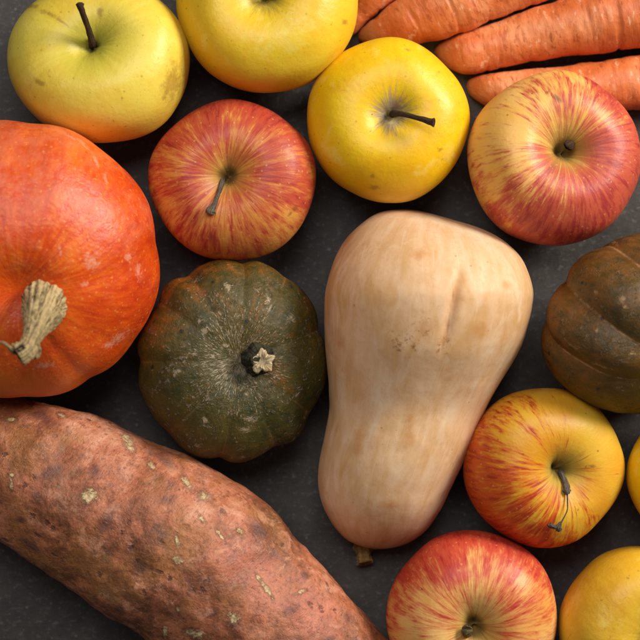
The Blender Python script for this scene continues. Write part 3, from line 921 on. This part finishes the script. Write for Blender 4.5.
def butternut():
    pairs = [((406, 209.5), (455, 221)), ((376, 214), (481, 229)), ((351, 233), (504, 241)), ((335, 257), (521, 258)), ((326, 284), (531, 281)),
             ((324, 308), (533, 302)), ((325.5, 345), (523, 342)), ((329, 385), (501, 380)), ((329, 412), (484, 412)), ((323.5, 440), (472, 441)), ((319, 465), (461, 466)),
             ((318, 486), (451, 488)), ((322, 505), (440, 511)), ((332, 524), (425, 531)), ((345, 538), (407, 543)), ((358, 545), (389, 548))]

    def warp(V, sv, N):
        # a shallow crease on top of the bulb, a soft shoulder beside it
        c = V[:, 0:2]
        p = project(V)
        a = np.array([462, 262.0]); b = np.array([443, 352.0])
        ab = b - a; tt = np.clip(((p - a) @ ab) / (ab @ ab), 0, 1)
        q = a + tt[:, None] * ab
        d = p - q
        dist = np.linalg.norm(d, axis=1)
        side = np.sign(d[:, 0])
        up = N[:, 2] > 0.1
        w = np.sin(math.pi * np.clip(tt * 0.9 + 0.05, 0, 1)) ** 0.8
        dep = 0.0015 * np.exp(-(dist / 5.0) ** 2) * w + 0.0009 * np.exp(-(dist / 18) ** 2) * w
        dep = dep + 0.0012 * np.exp(-(np.linalg.norm(p - np.array([448, 400]), axis=1) / 28) ** 2)
        bump = -0.0012 * np.exp(-(np.linalg.norm(p - np.array([413, 245]), axis=1) / 26) ** 2)
        return V - N * ((dep + bump) * up)[:, None]
    V, r, c, sv = loft((430, 214), pairs, (373, 549), 0.92, 330, 300, 3, 0.0006, 45, warp)
    o = base_of(V)
    t = thing("butternut_squash", "large tan butternut squash lying in the middle of the fruit", "squash", o)
    at_ = dict(sv=sv)
    at_["tan"] = mark_field(V, [(455, 300, 4, 14, -8), (446, 335, 3, 12, -6), (420, 255, 6, 5, 0), (345, 235, 3, 10, -30), (478, 330, 7, 6, 0), (340, 345, 3, 4, 0), (505, 285, 4, 3, 20), (425, 330, 5, 7, 0), (388, 505, 6, 3, 0), (360, 440, 4, 14, 0), (410, 430, 4, 16, -5)])
    at_["freckle"] = mark_field(V, [(420, 328, 9, 8, 20), (443, 345, 4, 8, -8), (405, 345, 12, 9, 0)])
    at_["crease"] = mark_field(V, [(448, 325, 1.1, 11, -8), (444, 345, 1.3, 6, -5), (453, 295, 0.8, 8, -8)])
    make_mesh("rind", V, r, c, at_, mat_butternut(), t, o)
    e = V[-1]
    m = mat_wood("butternut_stem_cork", S(120, 86, 44), S(196, 158, 96), scale=1.2, rough=0.8)
    z = e[2]
    sweep("stem", [at(367, 537, z + .003), at(364, 546, z + .004), at(363.5, 552, z+.005), at(364, 558, z+.006), at(365, 563.5, z+.007)],
          [.0048, .0049, .0034, .0033, .0037], m, t, o, ridges=5, ridge_amp=0.14, cols=64, sub=10, rough=0.2, seed=4, hollow=0.3)


butternut()

# ------------------------------------------------------------------ sweet potato
def sweet_potato():
    pairs = [((-100, 410), (-112, 470)), ((-55, 400), (-85, 492)), ((10, 398), (-60, 507)), ((60, 405), (-30, 521)), ((109, 420), (0, 539)),
             ((156, 443), (51, 577)), ((210, 468), (103, 612)), ((261, 505), (138, 635)), ((299, 545), (180, 668)), ((340, 590), (226, 708)),
             ((385, 640), (280, 750)), ((418, 690), (335, 785)), ((425, 735), (375, 795))]

    def warp(V, sv, N):
        p = project(V)
        dsp = np.zeros(len(V))
        for x, y, r, h in ((118, 565, 20, -.0018), (60, 470, 18, -.0012), (200, 560, 26, .0012), (40, 440, 22, .0012), (160, 620, 18, -.0016), (150, 500, 24, .001), (260, 600, 24, .0012), (100, 500, 14, -.0012), (145, 570, 12, -.001), (215, 640, 20, -.001)):
            dsp += h * np.exp(-((p[:, 0] - x) ** 2 + (p[:, 1] - y) ** 2) / r ** 2) * (N[:, 2] > 0)
        dsp += 0.0007 * vnoise(V, 140, 5, 3)
        return V + N * dsp[:, None]
    V, r, c, sv = loft((-122, 438), pairs, (408, 778), 0.84, 480, 360, 7, 0.0030, 34, warp)
    o = base_of(V)
    t = thing("sweet_potato", "big reddish brown sweet potato with peeling skin, below the orange pumpkin", "sweet potato", o)
    at_ = dict(sv=sv)
    at_["flake"] = mark_field(V, [(x, y, a * 1.3, b * 1.3, w) for x, y, a, b, w in [(128, 442, 1.6, 4.8, 28), (151, 466, 1.2, 2.8, 40), (89, 497, 3.6, 2.6, 20), (187, 483, 1.2, 3.4, 35), (205, 497, 2.8, 1.7, -20), (201, 519, 0.8, 2.6, 40),
                                  (176, 540, 0.9, 2.6, 15), (178, 560, 2.3, 1.6, 0), (240, 532, 1.2, 2.6, 30), (266, 588, 1.0, 5.2, 35), (258, 576, 0.8, 2.0, 35), (301, 592, 2.4, 0.9, 20), (196, 634, 4.2, 2.2, -20),
                                  (233, 617, 2.2, 2.4, 30), (11, 484, 0.9, 2.8, 10), (12, 475, 1.4, 0.8, 0), (220, 535, 0.7, 3.0, 40), (165, 632, 1.0, 3.0, 0), (178, 610, 0.7, 1.6, 10), (62, 415, 1.0, 2.0, 60), (12, 420, 2, 1, 0)]])
    at_["dark"] = mark_field(V, [(232, 625, 5, 4, 0), (20, 520, 6, 3, 20), (95, 470, 4, 6, 10), (330, 640, 5, 3, 20), (106, 520, 4, 9, -28), (140, 568, 6, 5, 10), (38, 498, 4, 5, 0), (50, 475, 6, 10, -40), (258, 530, 7, 6, 0), (212, 612, 5, 3, 10), (305, 575, 3, 3.5, 0), (118, 610, 4, 2.5, -30),
                                 (45, 418, 12, 4, -25), (160, 455, 12, 4, -30), (348, 620, 3, 5, 10), (290, 610, 6, 4, 20), (30, 545, 10, 4, -35), (170, 500, 6, 5, 0)])  # the long marks at the upper edge paint the pumpkin's shade
    at_["pink"] = mark_field(V, [(265, 585, 40, 18, -45), (310, 610, 30, 16, -40)])
    make_mesh("skin", V, r, c, at_, mat_sweet_potato(), t, o)


sweet_potato()

# ------------------------------------------------------------------ carrots
CM = mat_carrot()


def carrot(label, pole0, pairs, pole1, seed, hr=0.95):
    def warp(V, sv, N):
        a = sv[:, 2]
        u = np.arctan2(sv[:, 1], sv[:, 0])
        q = np.stack([np.cos(u) * 0.9, np.sin(u) * 0.9, a * 130], 1)
        v = vnoise(q, 1.0, seed, 3)
        q2 = np.stack([np.cos(u) * 0.7, np.sin(u) * 0.7, a * 330], 1)
        rings = -np.clip(vnoise(q2, 1.0, seed + 40) - 0.45, 0, 1)
        return V + N * ((v * 0.0007 + rings * 0.0014) * np.clip(a / 0.01, 0, 1))[:, None]
    V, r, c, sv = loft(pole0, pairs, pole1, hr, 420, 120, seed, 0.0007, 60, warp)
    o = base_of(V)
    t = thing("carrot", label, "carrot", o, "carrots in the upper right corner")
    tip = np.exp(-(sv[:, 2] / 0.010) ** 2)
    make_mesh("root", V, r, c, dict(sv=sv, tipm=tip), CM, t, o)
    e = V[-1]
    d = V[-1] - V[:r * c].reshape(r, c, 3)[-30].mean(0); d[2] = 0; d /= np.linalg.norm(d)
    sweep("crown_stub", [e - d * .003, e + d * .002, e + d * .005, e + d * .006], [.006, .005, .004, .003], STEM_GREEN, t, o, ridges=6, ridge_amp=0.15, rough=0.3, seed=seed)


carrot("carrot at the upper edge, the one whose tip touches two yellow apples", (341, 36), [((344, 26), (352, 36)), ((350, 8), (368, 21)), ((362, -14), (392, 2)), ((384, -44), (424, -24)), ((430, -92), (478, -68)), ((510, -160), (562, -140)), ((560, -200), (600, -180))], (590, -200), 3)
carrot("blunt tipped carrot reaching the top of the bright yellow apple", (357, 37), [((361, 30), (364, 43)), ((378, 16), (390, 48)), ((402, -4), (428, 43)), ((440, -28), (468, 30)), ((490, -46), (520, 10)), ((570, -74), (600, -17)), ((660, -108), (690, -48)), ((740, -132), (765, -72))], (770, -104), 11)
carrot("middle carrot, its tip between the bright yellow apple and cream striped apple", (434, 52), [((439, 44), (444, 64)), ((458, 35), (466, 75)), ((490, 24.5), (498, 69)), ((530, 9.5), (540, 60.5)), ((580, -7), (592, 54)), ((640, -22), (650, 48)), ((720, -32), (730, 40)), ((800, -38), (806, 34))], (824, 0), 17)
carrot("lowest carrot, partly hidden under the cream and red striped apple", (466, 87), [((470, 80), (472, 97)), ((486, 75), (492, 107)), ((520, 70), (528, 113)), ((570, 65), (580, 114)), ((640, 55), (646, 109)), ((720, 48), (725, 104)), ((800, 42), (806, 98))], (824, 70), 29)
